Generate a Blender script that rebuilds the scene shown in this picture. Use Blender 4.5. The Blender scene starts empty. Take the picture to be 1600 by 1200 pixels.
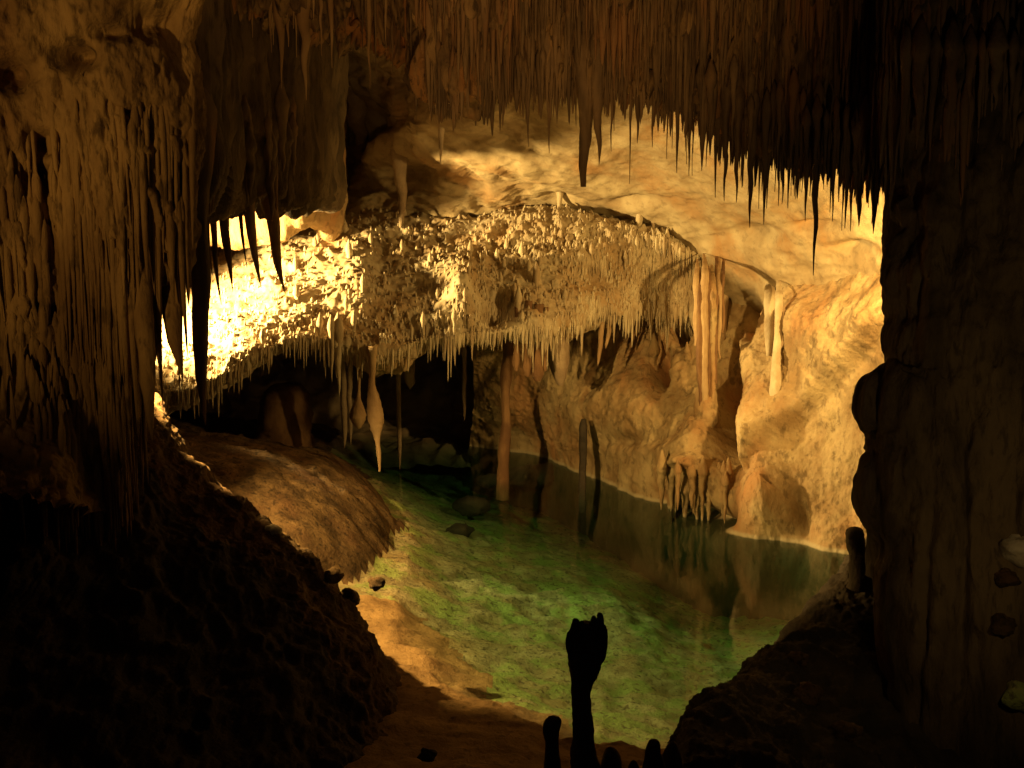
import bpy, math, random
import numpy as np

rng = random.Random(7)
nrng = np.random.default_rng(11)
scene = bpy.context.scene

# ------------------------------------------------------------------ camera
F = 1600 * 40 / 36.0            # focal length in photo pixels (photo 1600 x 1200)
PITCH = math.radians(8.0)
SN, CS = math.sin(PITCH), math.cos(PITCH)
CAMZ = 6.0
cam_d = bpy.data.cameras.new("camera")
cam_d.lens, cam_d.sensor_width = 40, 36
cam_d.clip_end = 400
cam = bpy.data.objects.new("camera", cam_d)
scene.collection.objects.link(cam)
cam.location = (0, 0, CAMZ)
cam.rotation_euler = (math.pi / 2 - PITCH, 0, 0)
scene.camera = cam


def P(px, py, d):
    """photo pixel + distance along the view axis -> world point"""
    a, b = (px - 800) / F, (600 - py) / F
    return np.array([d * a, d * (CS + b * SN), CAMZ + d * (-SN + b * CS)])


def onz(px, py, z):
    d = (CAMZ - z) / (SN + (py - 600) / F * CS)
    return P(px, py, d)


# ------------------------------------------------------------------ world, exposure
world = bpy.data.worlds.new("World")
scene.world = world
world.use_nodes = True
bg = world.node_tree.nodes["Background"]
bg.inputs[0].default_value = (0.55, 0.42, 0.55, 1)
bg.inputs[1].default_value = 0.005
scene.view_settings.view_transform = 'Standard'
scene.view_settings.look = 'None'
scene.view_settings.exposure = 0
scene.view_settings.gamma = 1
scene.cycles.use_denoising = True
scene.cycles.max_bounces = 6
scene.cycles.diffuse_bounces = 3
scene.cycles.transparent_max_bounces = 12
scene.cycles.sample_clamp_indirect = 4


# ------------------------------------------------------------------ hidden show-cave lamps, and added fill lamps
def lamp(name, loc, target, watts, color, cone=None, radius=0.12, blend=0.5):
    ld = bpy.data.lights.new(name, 'SPOT' if cone else 'POINT')
    ld.energy, ld.color, ld.shadow_soft_size = watts, color, radius
    if cone:
        ld.spot_size, ld.spot_blend = math.radians(cone), blend
    o = bpy.data.objects.new(name, ld)
    scene.collection.objects.link(o)
    o.location = loc
    if target is not None:
        from mathutils import Vector
        o.rotation_euler = (Vector(target) - Vector(loc)).to_track_quat('-Z', 'Y').to_euler()
    return o


WARM = (1.0, 0.61, 0.17)
lamp("shelf_lamp", P(135, 435, 22.6), P(800, 490, 25), 12500, (1.0, 0.66, 0.22), 106, 0.25, 0.6)
lamp("vault_lamp", P(1452, 385, 18.5), P(1080, 450, 23.5), 1800, WARM, 110, 0.15, 0.9)
lamp("lake_lamp", P(183, 498, 14.5), (0.9, 18.8, -0.2), 4000, (1.0, 0.62, 0.18), 84, 0.08, 0.4)
lamp("left_fill_lamp", (-6.6, 4.0, 5.4), P(170, 70, 11.5), 860, (1.0, 0.54, 0.14), 62, 0.25, 1.0)  # unseen fill light added for the left flowstone curtain
lamp("front_fill_lamp", (0.2, 0.8, 4.0), P(770, -130, 14), 2500, (1.0, 0.50, 0.13), 36, 0.3, 0.9)  # unseen fill added just below the camera for the ceiling lip
lamp("right_fill_lamp", P(1740, 880, 7.6), P(1530, 640, 10.0), 60, (1.0, 0.66, 0.22), 150, 0.05, 0.8)  # unseen lamp added off to the right for slope stones and pillar

# ------------------------------------------------------------------ noise
_perm = nrng.permutation(256)
_perm = np.concatenate([_perm, _perm, _perm])
_grad = nrng.normal(size=(256, 3))
_grad /= np.linalg.norm(_grad, axis=1)[:, None]


def perlin(p):
    p = np.asarray(p, float)
    i = np.floor(p).astype(int)
    f = p - i
    i &= 255
    u = f * f * f * (f * (f * 6 - 15) + 10)
    out = np.zeros(len(p))
    for dx in (0, 1):
        wx = u[:, 0] if dx else 1 - u[:, 0]
        for dy in (0, 1):
            wy = u[:, 1] if dy else 1 - u[:, 1]
            for dz in (0, 1):
                wz = u[:, 2] if dz else 1 - u[:, 2]
                h = _perm[_perm[_perm[(i[:, 0] + dx) & 255] + ((i[:, 1] + dy) & 255)] + ((i[:, 2] + dz) & 255)]
                g = _grad[h]
                out += wx * wy * wz * (g[:, 0] * (f[:, 0] - dx) + g[:, 1] * (f[:, 1] - dy) + g[:, 2] * (f[:, 2] - dz))
    return out * 1.5


def fbm(p, freq, octs=4, gain=0.5, zs=1.0, off=0.0):
    p = np.asarray(p, float) * np.array([freq, freq, freq * zs]) + off
    a, s, tot = 1.0, 0, 0
    for _ in range(octs):
        s = s + a * perlin(p)
        tot += a
        a *= gain
        p = p * 2.03 + 17.3
    return s / tot


def billow(p, freq, octs=3, gain=0.5, zs=1.0, off=0.0):
    p = np.asarray(p, float) * np.array([freq, freq, freq * zs]) + off
    a, s, tot = 1.0, 0, 0
    for _ in range(octs):
        s = s + a * (1 - 2 * np.abs(perlin(p)))
        tot += a
        a *= gain
        p = p * 2.07 + 9.1
    return s / tot


def sstep(x, a, b):
    t = np.clip((x - a) / (b - a), 0, 1)
    return t * t * (3 - 2 * t)


# ------------------------------------------------------------------ materials
def rock(name, dark, light, tint=None, rough=0.85, scale=1.0, zs=1.0, bump=0.5, spots=0.0, green=None, fine=22, waterline_shade=False):
    m = bpy.data.materials.new(name)
    m.use_nodes = True
    nt = m.node_tree
    N, L = nt.nodes, nt.links
    bs = N["Principled BSDF"]
    bs.inputs["Roughness"].default_value = rough
    bs.inputs["Specular IOR Level"].default_value = 0.3
    geo = N.new("ShaderNodeNewGeometry")
    mp = N.new("ShaderNodeMapping")
    mp.inputs["Scale"].default_value = (scale, scale, scale * zs)
    L.new(geo.outputs["Position"], mp.inputs[0])

    def noise(sc, det, vec=mp, rough_=0.6):
        n = N.new("ShaderNodeTexNoise")
        n.inputs["Scale"].default_value = sc
        n.inputs["Detail"].default_value = det
        n.inputs["Roughness"].default_value = rough_
        L.new(vec.outputs[0], n.inputs["Vector"])
        return n

    def mix(fac, a, b):
        x = N.new("ShaderNodeMix")
        x.data_type = 'RGBA'
        L.new(fac, x.inputs[0])
        for sock, v in ((x.inputs[6], a), (x.inputs[7], b)):
            if isinstance(v, tuple):
                sock.default_value = (*v, 1)
            else:
                L.new(v, sock)
        return x.outputs[2]

    def ramp(src, a, b):
        r = N.new("ShaderNodeMapRange")
        r.inputs[1].default_value, r.inputs[2].default_value = a, b
        r.interpolation_type = 'SMOOTHSTEP'
        L.new(src, r.inputs[0])
        return r.outputs[0]

    n1 = noise(1.3, 8)
    col = mix(ramp(n1.outputs[0], 0.34, 0.66), dark, light)
    if tint:
        n2 = noise(0.55, 5)
        col = mix(ramp(n2.outputs[0], 0.48, 0.68), col, tint)
    if green:
        n4 = noise(0.8, 6)
        col = mix(ramp(n4.outputs[0], 0.45, 0.6), col, green)
    if spots:
        n3 = noise(6.0, 6)
        dk = tuple(c * 0.35 for c in dark)
        sp = N.new("ShaderNodeMath")
        sp.operation = 'MULTIPLY'
        sp.inputs[1].default_value = spots
        L.new(ramp(n3.outputs[0], 0.53, 0.66), sp.inputs[0])
        col = mix(sp.outputs[0], col, dk)
    if waterline_shade:                                            # colour darkened for light lost under the water level, thin calcite rim above
        sx = N.new("ShaderNodeSeparateXYZ")
        L.new(geo.outputs["Position"], sx.inputs[0])
        col = mix(ramp(sx.outputs[2], 0.10, 0.03), col, (0.46, 0.38, 0.25))
        col = mix(ramp(sx.outputs[2], 0.01, -0.03), col, (0.055, 0.06, 0.03))
    L.new(col, bs.inputs["Base Color"])
    nb = noise(fine, 8, geo if zs == 1 else mp, 0.65)
    bp = N.new("ShaderNodeBump")
    bp.inputs["Strength"].default_value = bump
    bp.inputs["Distance"].default_value = 0.06
    L.new(nb.outputs[0], bp.inputs["Height"])
    L.new(bp.outputs[0], bs.inputs["Normal"])
    return m


M = {}
M['pale'] = rock("pale_limestone", (0.28, 0.205, 0.115), (0.42, 0.34, 0.21), (0.32, 0.19, 0.085), spots=0.3, bump=0.35)
M['bulge'] = rock("coral_limestone", (0.34, 0.25, 0.15), (0.52, 0.45, 0.32), (0.38, 0.26, 0.14), spots=0.35, bump=0.45, fine=14)
M['wall'] = rock("lake_wall_limestone", (0.27, 0.175, 0.085), (0.48, 0.365, 0.205), (0.38, 0.20, 0.09), spots=0.55, bump=0.8, fine=12, zs=0.6, waterline_shade=True)
M['recess'] = rock("recess_limestone", (0.24, 0.17, 0.11), (0.40, 0.31, 0.21), bump=0.5)
M['curtain'] = rock("flowstone_ochre", (0.19, 0.115, 0.048), (0.42, 0.28, 0.115), (0.30, 0.16, 0.065), zs=0.35, spots=0.75, bump=0.6)
M['lip'] = rock("ceiling_flowstone", (0.10, 0.065, 0.04), (0.30, 0.20, 0.10), (0.36, 0.17, 0.06), zs=0.35, scale=2.0, spots=0.8, bump=0.6)
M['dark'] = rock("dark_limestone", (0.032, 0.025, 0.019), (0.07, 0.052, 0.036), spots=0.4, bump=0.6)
M['floor'] = rock("cave_floor", (0.27, 0.22, 0.12), (0.50, 0.43, 0.25), (0.34, 0.25, 0.12), spots=0.85, scale=1.8, bump=0.8, green=(0.30, 0.37, 0.12), fine=14)
M['sand'] = rock("beach_sand", (0.22, 0.13, 0.055), (0.38, 0.24, 0.105), scale=1.5, spots=0.5, bump=0.6, fine=18)
M['mound'] = rock("ochre_mound", (0.06, 0.034, 0.015), (0.19, 0.115, 0.052), (0.10, 0.05, 0.022), spots=0.8, scale=1.8, bump=0.9, fine=16)
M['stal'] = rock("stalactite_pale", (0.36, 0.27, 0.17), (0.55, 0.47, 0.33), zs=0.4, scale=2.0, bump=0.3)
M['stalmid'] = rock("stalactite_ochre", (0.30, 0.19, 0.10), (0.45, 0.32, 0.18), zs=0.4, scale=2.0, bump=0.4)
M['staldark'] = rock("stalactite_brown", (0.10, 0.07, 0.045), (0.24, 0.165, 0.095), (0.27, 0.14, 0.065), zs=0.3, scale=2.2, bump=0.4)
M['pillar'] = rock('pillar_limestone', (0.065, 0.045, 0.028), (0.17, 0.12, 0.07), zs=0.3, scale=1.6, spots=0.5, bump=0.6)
M['redcol'] = rock('red_flowstone', (0.12, 0.06, 0.03), (0.24, 0.135, 0.065), zs=0.4, scale=2.0, bump=0.4)
M['stone'] = rock("loose_stone", (0.35, 0.28, 0.2), (0.55, 0.48, 0.38), scale=3, bump=0.4)

wm = bpy.data.materials.new("lake_water")
wm.use_nodes = True
nt = wm.node_tree
for n in list(nt.nodes):
    nt.nodes.remove(n)
out = nt.nodes.new("ShaderNodeOutputMaterial")
tr = nt.nodes.new("ShaderNodeBsdfTransparent")
gl = nt.nodes.new("ShaderNodeBsdfGlossy")
gl.inputs["Roughness"].default_value = 0.07
lw = nt.nodes.new("ShaderNodeLayerWeight")          # Schlick: the same from above and below the surface
lw.inputs[0].default_value = 0.5
pw = nt.nodes.new("ShaderNodeMath")
pw.operation = 'POWER'
pw.inputs[1].default_value = 5.0
nt.links.new(lw.outputs["Facing"], pw.inputs[0])
fr = nt.nodes.new("ShaderNodeMath")
fr.operation = 'MULTIPLY_ADD'
fr.inputs[1].default_value, fr.inputs[2].default_value = 0.75, 0.02
nt.links.new(pw.outputs[0], fr.inputs[0])
mx = nt.nodes.new("ShaderNodeMixShader")
wn = nt.nodes.new("ShaderNodeTexNoise")
wn.inputs["Scale"].default_value = 1.6
wn.inputs["Detail"].default_value = 3
wg = nt.nodes.new("ShaderNodeNewGeometry")
wb = nt.nodes.new("ShaderNodeBump")
wb.inputs["Strength"].default_value = 0.12
wb.inputs["Distance"].default_value = 0.03
va = nt.nodes.new("ShaderNodeVolumeAbsorption")
va.inputs["Color"].default_value = (0.18, 0.58, 0.46, 1)
va.inputs["Density"].default_value = 0.50
lk = nt.links.new
lk(wg.outputs["Position"], wn.inputs["Vector"])
lk(wn.outputs[0], wb.inputs["Height"])
lk(wb.outputs[0], gl.inputs["Normal"])
lk(fr.outputs[0], mx.inputs[0])
lk(tr.outputs[0], mx.inputs[1])
lk(gl.outputs[0], mx.inputs[2])
lk(mx.outputs[0], out.inputs["Surface"])
lk(va.outputs[0], out.inputs["Volume"])


# ------------------------------------------------------------------ mesh helpers
def link_mesh(name, verts, faces, mat, loc=(0, 0, 0), parent=None, smooth=True):
    me = bpy.data.meshes.new(name)
    verts = np.asarray(verts, float)
    faces = np.asarray(faces, int)
    me.from_pydata(verts.tolist(), [], faces.tolist())
    me.materials.append(mat)
    if smooth:
        me.polygons.foreach_set("use_smooth", [True] * len(me.polygons))
    me.update()
    o = bpy.data.objects.new(name, me)
    o.location = loc
    scene.collection.objects.link(o)
    if parent:
        o.parent = parent
    return o


def tag(o, label=None, cat=None, group=None, kind=None):
    if label:
        o["label"] = label
    if cat:
        o["category"] = cat
    if group:
        o["group"] = group
    if kind:
        o["kind"] = kind
    return o


def cat_resample(a, n):
    """Catmull-Rom resample of array a (k, ...) to n samples along axis 0"""
    k = len(a)
    t = np.linspace(0, k - 1, n)
    i = np.clip(np.floor(t).astype(int), 0, k - 2)
    f = (t - i).reshape((-1,) + (1,) * (a.ndim - 1))
    g = lambda j: a[np.clip(j, 0, k - 1)]
    p0, p1, p2, p3 = g(i - 1), g(i), g(i + 1), g(i + 2)
    return 0.5 * (2 * p1 + (p2 - p0) * f + (2 * p0 - 5 * p1 + 4 * p2 - p3) * f ** 2 + (3 * p1 - p0 - 3 * p2 + p3) * f ** 3)


def grid_faces(nv, nu):
    idx = np.arange(nv * nu).reshape(nv, nu)
    return np.stack([idx[:-1, :-1], idx[:-1, 1:], idx[1:, 1:], idx[1:, :-1]], -1).reshape(-1, 4)


def normals(g):
    du = np.gradient(g, axis=1)
    dv = np.gradient(g, axis=0)
    n = np.cross(du, dv)
    n /= np.linalg.norm(n, axis=2)[..., None] + 1e-9
    return n


def sheet(rows, nv, nu, disp, world=False):
    """rows of (px, py, d) -> displaced grid of world points; returns grid, normals"""
    a = np.array(rows, float)
    if not world:
        a = np.array([[P(*c) for c in r] for r in a])
    g = cat_resample(a, nv)
    g = cat_resample(g.swapaxes(0, 1), nu).swapaxes(0, 1)
    n = normals(g)
    if np.mean(np.sum(n * (np.array([0, 0, CAMZ]) - g), axis=2) > 0) < 0.5:
        n = -n
    flat = g.reshape(-1, 3)
    uu, vv = np.meshgrid(np.linspace(0, 1, nu), np.linspace(0, 1, nv))
    dd = disp(flat, uu.ravel(), vv.ravel())
    if isinstance(dd, tuple):
        dd, extra = dd
    else:
        extra = 0
    flat = flat + n.reshape(-1, 3) * dd[:, None] + extra
    g2 = flat.reshape(nv, nu, 3)
    return g2, n


def project(p):
    p = np.asarray(p, float) - np.array([0, 0, CAMZ])
    d = p[..., 1] * CS - p[..., 2] * SN
    b = (p[..., 1] * SN + p[..., 2] * CS) / d
    return 800 + F * p[..., 0] / d, 600 - F * b, d


def add_sheet(name, rows, nv, nu, disp, mat):
    g, n = sheet(rows, nv, nu, disp)
    o = link_mesh(name, g.reshape(-1, 3), grid_faces(nv, nu), mat)
    return o, g


def dent(pts, spots):
    """sum of elliptical pockets given in photo pixels (px, py, rx, ry, depth in metres)"""
    x, y, _ = project(pts)
    s = np.zeros(len(pts))
    for px, py, rx, ry, a in spots:
        r2 = ((x - px) / rx) ** 2 + ((y - py) / ry) ** 2
        s += a * np.exp(-r2 * 1.3)
    return s


def depth_of(grid, px, py):
    x, y, d = project(grid.reshape(-1, 3))
    k = (x - px) ** 2 + (y - py) ** 2
    near = k < 64
    if near.any():
        return float(np.min(d[near]))
    return float(d[np.argmin(k)])


# ------------------------------------------------------------------ cave vault (the pale ceiling above the lake)
vault_rows = [
    # px:  -400        100         350         520         680         860         1010        1120       1240        1340       1430       1600
    [(-400, 430, 33), (100, 430, 32), (350, 400, 31), (520, 390, 30), (680, 380, 30), (860, 375, 30), (1000, 395, 28), (1100, 440, 26.5), (1220, 520, 25), (1330, 570, 23.4), (1430, 600, 22), (1600, 620, 20)],
    [(-400, 380, 31), (100, 370, 30), (350, 350, 29), (520, 342, 28.2), (680, 332, 27.6), (860, 322, 27.2), (1010, 340, 26.2), (1120, 385, 25), (1240, 450, 23.6), (1340, 490, 22.2), (1430, 500, 20.8), (1600, 520, 19)],
    [(-400, 300, 30), (100, 310, 28.5), (350, 310, 31), (520, 300, 29.5), (680, 296, 27), (860, 290, 26), (1010, 300, 25), (1120, 325, 24), (1240, 370, 22.8), (1340, 400, 21.6), (1430, 410, 20.4), (1600, 430, 18.5)],
    [(-400, 200, 28), (100, 220, 27.5), (350, 230, 32), (520, 235, 29.5), (680, 235, 26), (860, 240, 24), (1010, 245, 23.4), (1120, 262, 22.6), (1240, 290, 21.6), (1340, 310, 20.6), (1430, 310, 19.6), (1600, 320, 18)],
    [(-400, 100, 25), (100, 110, 25.5), (350, 120, 33), (520, 160, 30), (680, 170, 25.5), (860, 170, 21.8), (1010, 170, 21.2), (1120, 180, 20.6), (1240, 190, 20), (1340, 190, 19.3), (1430, 190, 18.6), (1600, 200, 17)],
    [(-400, 0, 22), (100, 0, 23.5), (350, 20, 31), (520, 70, 28), (680, 80, 24), (860, 80, 19.8), (1010, 80, 19.2), (1120, 80, 18.8), (1240, 80, 18.4), (1340, 80, 18), (1430, 80, 17.5), (1600, 80, 16)],
    [(-400, -160, 18), (100, -160, 19), (350, -130, 20), (520, -80, 20), (680, -80, 18.8), (860, -90, 17.4), (1010, -90, 17), (1120, -90, 16.8), (1240, -90, 16.6), (1340, -90, 16.4), (1430, -90, 16), (1600, -90, 15)],
    [(-400, -420, 14), (100, -420, 14), (350, -400, 14.5), (520, -380, 14.5), (680, -380, 14), (860, -380, 13.6), (1010, -380, 13.4), (1120, -380, 13.2), (1240, -380, 13), (1340, -380, 13), (1430, -380, 12.6), (1600, -380, 12)],
    [(-400, -900, 10), (100, -900, 10), (350, -900, 10), (520, -900, 10), (680, -900, 10), (860, -900, 10), (1010, -900, 10), (1120, -900, 10), (1240, -900, 10), (1340, -900, 10), (1430, -900, 10), (1600, -900, 10)],
]


def vault_disp(p, u, v):
    x, y, _ = project(p)
    left = sstep(x, 1000, 620)                       # rougher towards the left
    s = 0.22 * fbm(p, 0.35, 3) + (0.06 + 0.30 * left) * fbm(p, 0.9, 5)
    s += (0.02 + 0.18 * left) * billow(p, 2.0, 4)
    # long oblique creases of the smooth part
    q = np.stack([p[:, 0] * 0.55 + p[:, 2] * 1.1, p[:, 1] * 0.5, p[:, 2] * 2.2 - p[:, 0] * 0.9], 1)
    s += 0.09 * (1 - left) * billow(q, 0.6, 3)
    s += 0.035 * fbm(p, 5, 4)
    s -= dent(p, [(1180, 365, 42, 16, 0.35), (1330, 385, 30, 10, 0.3), (1270, 350, 40, 10, 0.25), (990, 312, 45, 9, 0.22), (870, 308, 30, 7, 0.2), (560, 200, 60, 40, 0.8), (640, 270, 40, 30, 0.6), (500, 260, 50, 40, 0.6)])
    s += dent(p, [(690, 210, 40, 60, 0.5), (620, 240, 40, 50, 0.5), (740, 170, 50, 30, 0.5), (480, 215, 40, 60, 0.5)])
    return s


vault, vg = add_sheet("cave_ceiling", vault_rows, 300, 420, vault_disp, M['pale'])
tag(vault, kind="structure")

rib = []  # rib added to keep the shelf lamp off the alcove vault
for y, k in ((-250, -3), (-80, -1), (100, 0), (220, 0), (320, .1), (372, .5), (355, 1.6), (280, 3), (150, 5)):
    rib.append([(x, y + 18 * math.sin(x * .05) + (355 - x) * .12, d + k) for x, d in ((180, 27), (250, 25.6), (320, 25.0), (380, 24.8), (430, 24.3), (485, 24.2), (520, 26), (535, 30))])
o, _ = add_sheet("shading_rib", rib, 160, 160, lambda p, u, v: 0.3 * fbm(p, 0.6, 3) + 0.2 * billow(p, 1.8, 4, zs=0.3), M['wall'])
tag(o, kind="structure")

# ------------------------------------------------------------------ stalactite-studded shelf hanging into the chamber
bx = [60, 150, 240, 330, 450, 580, 700, 800, 900, 1000, 1080, 1140]
top = [440, 425, 400, 385, 352, 340, 334, 332, 336, 352, 388, 430]
mid = [560, 530, 510, 490, 445, 435, 430, 425, 415, 420, 440, 455]
cre = [680, 650, 615, 590, 528, 535, 525, 510, 490, 485, 490, 480]
fri = [730, 705, 665, 625, 562, 570, 540, 530, 512, 498, 500, 495]
dto = [29, 28.6, 28.2, 28, 27.6, 27.2, 27.2, 26.8, 26.3, 25.8, 25.7, 26.6]
dcr = [21.0, 21.2, 21.6, 21.9, 22.6, 23.2, 23.6, 24.1, 24.8, 25.6, 26.3, 27.5]
shelf_rows = [
    [(x, t - 14, d + 1.2) for x, t, d in zip(bx, top, dto)],
    [(x, t, d) for x, t, d in zip(bx, top, dto)],
    [(x, 0.5 * t + 0.5 * m, 0.62 * a + 0.38 * b) for x, t, m, a, b in zip(bx, top, mid, dto, dcr)],
    [(x, m, 0.36 * a + 0.64 * b) for x, m, a, b in zip(bx, mid, dto, dcr)],
    [(x, 0.45 * m + 0.55 * c, 0.12 * a + 0.88 * b) for x, m, c, a, b in zip(bx, mid, cre, dto, dcr)],
    [(x, c, b) for x, c, b in zip(bx, cre, dcr)],
    [(x, 0.4 * c + 0.6 * f, b + 0.15) for x, c, f, b in zip(bx, cre, fri, dcr)],
    [(x, f, b + 0.5) for x, f, b in zip(bx, fri, dcr)],
    [(x, f - 12, b + 1.6) for x, f, b in zip(bx, fri, dcr)],
    [(x, f - 25, b + 4.5) for x, f, b in zip(bx, fri, dcr)],
    [(x, f - 40, b + 9) for x, f, b in zip(bx, fri, dcr)],
]


def shelf_disp(p, u, v):
    s = 0.25 * fbm(p, 0.5, 3) + 0.14 * billow(p, 1.6, 3, zs=0.7) - 0.1
    s += (0.03 + 0.055 * sstep(fbm(p, 0.8, 2, off=12), -.25, .35)) * -1.3 * billow(p, 4.2, 2, zs=0.5, off=3.1) + 0.02 * fbm(p, 12, 2, zs=.6)
    x, y, _ = project(p)
    s += dent(p, [(560, 440, 30, 60, .35), (720, 460, 26, 50, .5), (860, 520, 50, 30, .4), (600, 560, 60, 20, .35)])
    s -= dent(p, [(480, 580, 60, 28, .5), (660, 520, 40, 20, .3), (780, 480, 34, 34, .5), (940, 430, 40, 24, .3)])
    return s


shelf, sg = add_sheet("hanging_rock_shelf", shelf_rows, 330, 560, shelf_disp, M['bulge'])
tag(shelf, "bulging pale rock shelf bristling with small stalactites above the dark recess", "rock shelf")
shelf_n = normals(sg)
if np.mean(shelf_n[:200, :, 1]) > 0:
    shelf_n = -shelf_n

# ------------------------------------------------------------------ wall of the lake on the right
wx = [740, 800, 850, 900, 960, 1030, 1090, 1150, 1220, 1300, 1380, 1460, 1600]
wt = [28.5, 28.6, 28.8, 28.4, 27.8, 27.1, 26.5, 25.8, 24.6, 23.0, 21.3, 20.0, 18.5]
wl = [695, 705, 713, 732, 757, 790, 815, 832, 842, 860, 875, 890, 920]
wall_rows = []
for frac in (-0.8, -0.35, 0.0, 0.2, 0.4, 0.6, 0.8, 1.0):
    r = []
    for x, t, l in zip(wx, wt, wl):
        dl = CAMZ / (SN + (l - 600) / F * CS)
        t2 = t
        y = 470 + (l - 470) * frac
        bulge = 0.5 * math.sin(max(0, min(1, frac)) * math.pi)
        r.append((x, y, t2 + (dl - t2) * max(frac, 0) ** 1.3 - bulge + (0.8 if frac < 0 else 0)))
    wall_rows.append(r)
r = []
for x, l in zip(wx, wl):                                # under the water
    q = onz(x, l, 0)
    px_, py_, dd_ = project(q + np.array([0, -0.4, -3.0]))
    r.append((float(px_), float(py_), float(dd_)))
wall_rows.append(r)


def wall_disp(p, u, v):
    s = 0.30 * fbm(p, 0.45, 3) + 0.12 * billow(p, 1.1, 4, zs=0.6) + 0.055 * billow(p, 3.4, 3, off=5.0) + 0.03 * fbm(p, 10, 3)
    s -= dent(p, [(1066, 505, 16, 28, 1.4), (1190, 500, 12, 40, 1.2), (1032, 575, 12, 36, .9), (1150, 650, 26, 70, 1.1), (1140, 745, 40, 36, .5),
                  (1060, 790, 30, 30, 1.3), (1120, 802, 36, 25, 1.2), (1255, 800, 10, 40, .4), (985, 690, 30, 12, .25)])
    s += dent(p, [(1100, 690, 40, 50, .5), (1215, 720, 50, 110, .6), (1100, 745, 70, 24, .7), (1060, 710, 60, 20, .3),
                  (1190, 790, 60, 40, .5), (960, 640, 70, 60, .35), (1300, 520, 60, 60, .4)])
    x, y, _ = project(p)
    # oblique ledge on the far right of the wall
    t = (x - 1270) / 125.0
    line = 655 - 130 * t
    s += np.where((x > 1180) & (x < 1450), 0.45 * sstep(line - y, -14, 10) * sstep(y, 380, 520), 0)
    return s


wall, wg_ = add_sheet("cave_wall", wall_rows, 320, 420, wall_disp, M['wall'])
tag(wall, kind="structure")

# ------------------------------------------------------------------ dark recess behind the shelf
rec_rows = []
for py, dd in ((470, 34), (560, 34.5), (640, 33.5), (690, 32.5), (715, 31.5), (740, 31)):
    rec_rows.append([(x, py, dd + k) for x, k in ((-250, -6), (0, -3), (200, -1), (400, 0), (600, .6), (760, .2), (860, -1.0), (960, -2.5))])
rec, _ = add_sheet("recess_wall", rec_rows, 120, 240, lambda p, u, v: 0.7 * fbm(p, 0.4, 4) + 0.3 * billow(p, 1.2, 3, zs=0.35), M['recess'])
tag(rec, kind="structure")

# ------------------------------------------------------------------ floor: lake bed, beach, ochre mound
shore = np.array([(-5.2, 30), (-3.4, 26.0), (-2.3, 22.5), (-1.95, 19.5), (-1.95, 17.4), (-1.6, 15.5), (-0.85, 14.0), (0.0, 13.1), (0.9, 12.5), (2.2, 12.1), (3.2, 12.0), (4.8, 13.4), (6.2, 15.6), (7.4, 17.6), (8.6, 19.0), (9, 20), (9, 34), (-5.2, 34)])


def signed(px, py):
    n = len(shore)
    best = np.full(px.shape, 1e9)
    inside = np.zeros(px.shape, bool)
    for i in range(n):
        a, b = shore[i], shore[(i + 1) % n]
        e = b - a
        t = np.clip(((px - a[0]) * e[0] + (py - a[1]) * e[1]) / (e @ e), 0, 1)
        best = np.minimum(best, np.hypot(px - a[0] - t * e[0], py - a[1] - t * e[1]))
        c = (a[1] > py) != (b[1] > py)
        with np.errstate(divide='ignore', invalid='ignore'):
            xx = (b[0] - a[0]) * (py - a[1]) / (b[1] - a[1]) + a[0]
        inside ^= c & (px < xx)
    return np.where(inside, best, -best)


nx, ny = 420, 460
X, Y = np.meshgrid(np.linspace(-16, 16, nx), np.linspace(6, 36, ny))
pp = np.stack([X.ravel(), Y.ravel(), np.zeros(X.size)], 1)
warp = 0.5 * fbm(pp, 0.7, 3)
s = signed(X.ravel() + warp * 0.6, Y.ravel() + warp * 0.5)
deep = 0.9 + 1.3 * sstep(pp[:, 0], 1.6, 5.5) + 0.5 * sstep(pp[:, 1], 20, 26)
deep = deep + 0.7 * sstep(15.4 - 0.865 * pp[:, 0] - 0.5 * pp[:, 1] + 0.6 * fbm(pp, .8, 3, off=3), 4.2, 1.4)
z = np.where(s > 0, -deep * (1 - np.exp(-np.maximum(s, 0) * 0.42 / deep * 1.4)), -s * 0.14)
ry = (pp[:, 1] - 20.6) / np.where(pp[:, 1] < 20.6, 4.6, 5.5)
rx = np.maximum(0, pp[:, 0] + 4.9) / 2.65
mnd = np.clip(1 - (rx ** 2 + ry ** 2) * (1 + 0.35 * fbm(pp, 0.9, 3, off=4)), 0, 1) ** 0.72
z = z + 1.25 * mnd
z += 0.10 * fbm(pp, 0.9, 4) + 0.10 * billow(pp, 1.6, 4, off=2) * (0.5 + 0.5 * (s > 0)) + 0.05 * billow(pp, 4.5, 3)
z += mnd * (0.10 * billow(pp, 1.6, 3, off=8) + 0.05 * billow(pp, 6, 3) + 0.03 * fbm(pp, 14, 2))
floor_v = np.stack([X.ravel(), Y.ravel(), z], 1)
o = link_mesh("cave_floor", floor_v, grid_faces(ny, nx), M['floor'])
tag(o, kind="structure")
# assign the mound material where the mound stands
o.data.materials.append(M['mound'])
fx = floor_v[grid_faces(ny, nx)].mean(1)
msk = (mnd[grid_faces(ny, nx)].mean(1) + 0.03 * fbm(fx, 2.2, 4, off=6) > 0.035) | ((fx[:, 0] < -3.4) & (fx[:, 1] > 17) & (fx[:, 2] > -0.1))
o.data.materials.append(M['sand'])
snd = ~msk & (fx[:, 1] < 17.5) & (fx[:, 2] + 0.12 * fbm(fx, 1.3, 3) > -0.28)
o.data.polygons.foreach_set("material_index", msk.astype(np.int32) + 2 * snd.astype(np.int32))


def floor_z(x, y):
    i = int(np.clip((y - 6) / 30 * (ny - 1), 0, ny - 1))
    j = int(np.clip((x + 16) / 32 * (nx - 1), 0, nx - 1))
    return float(z[i * nx + j])


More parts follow.
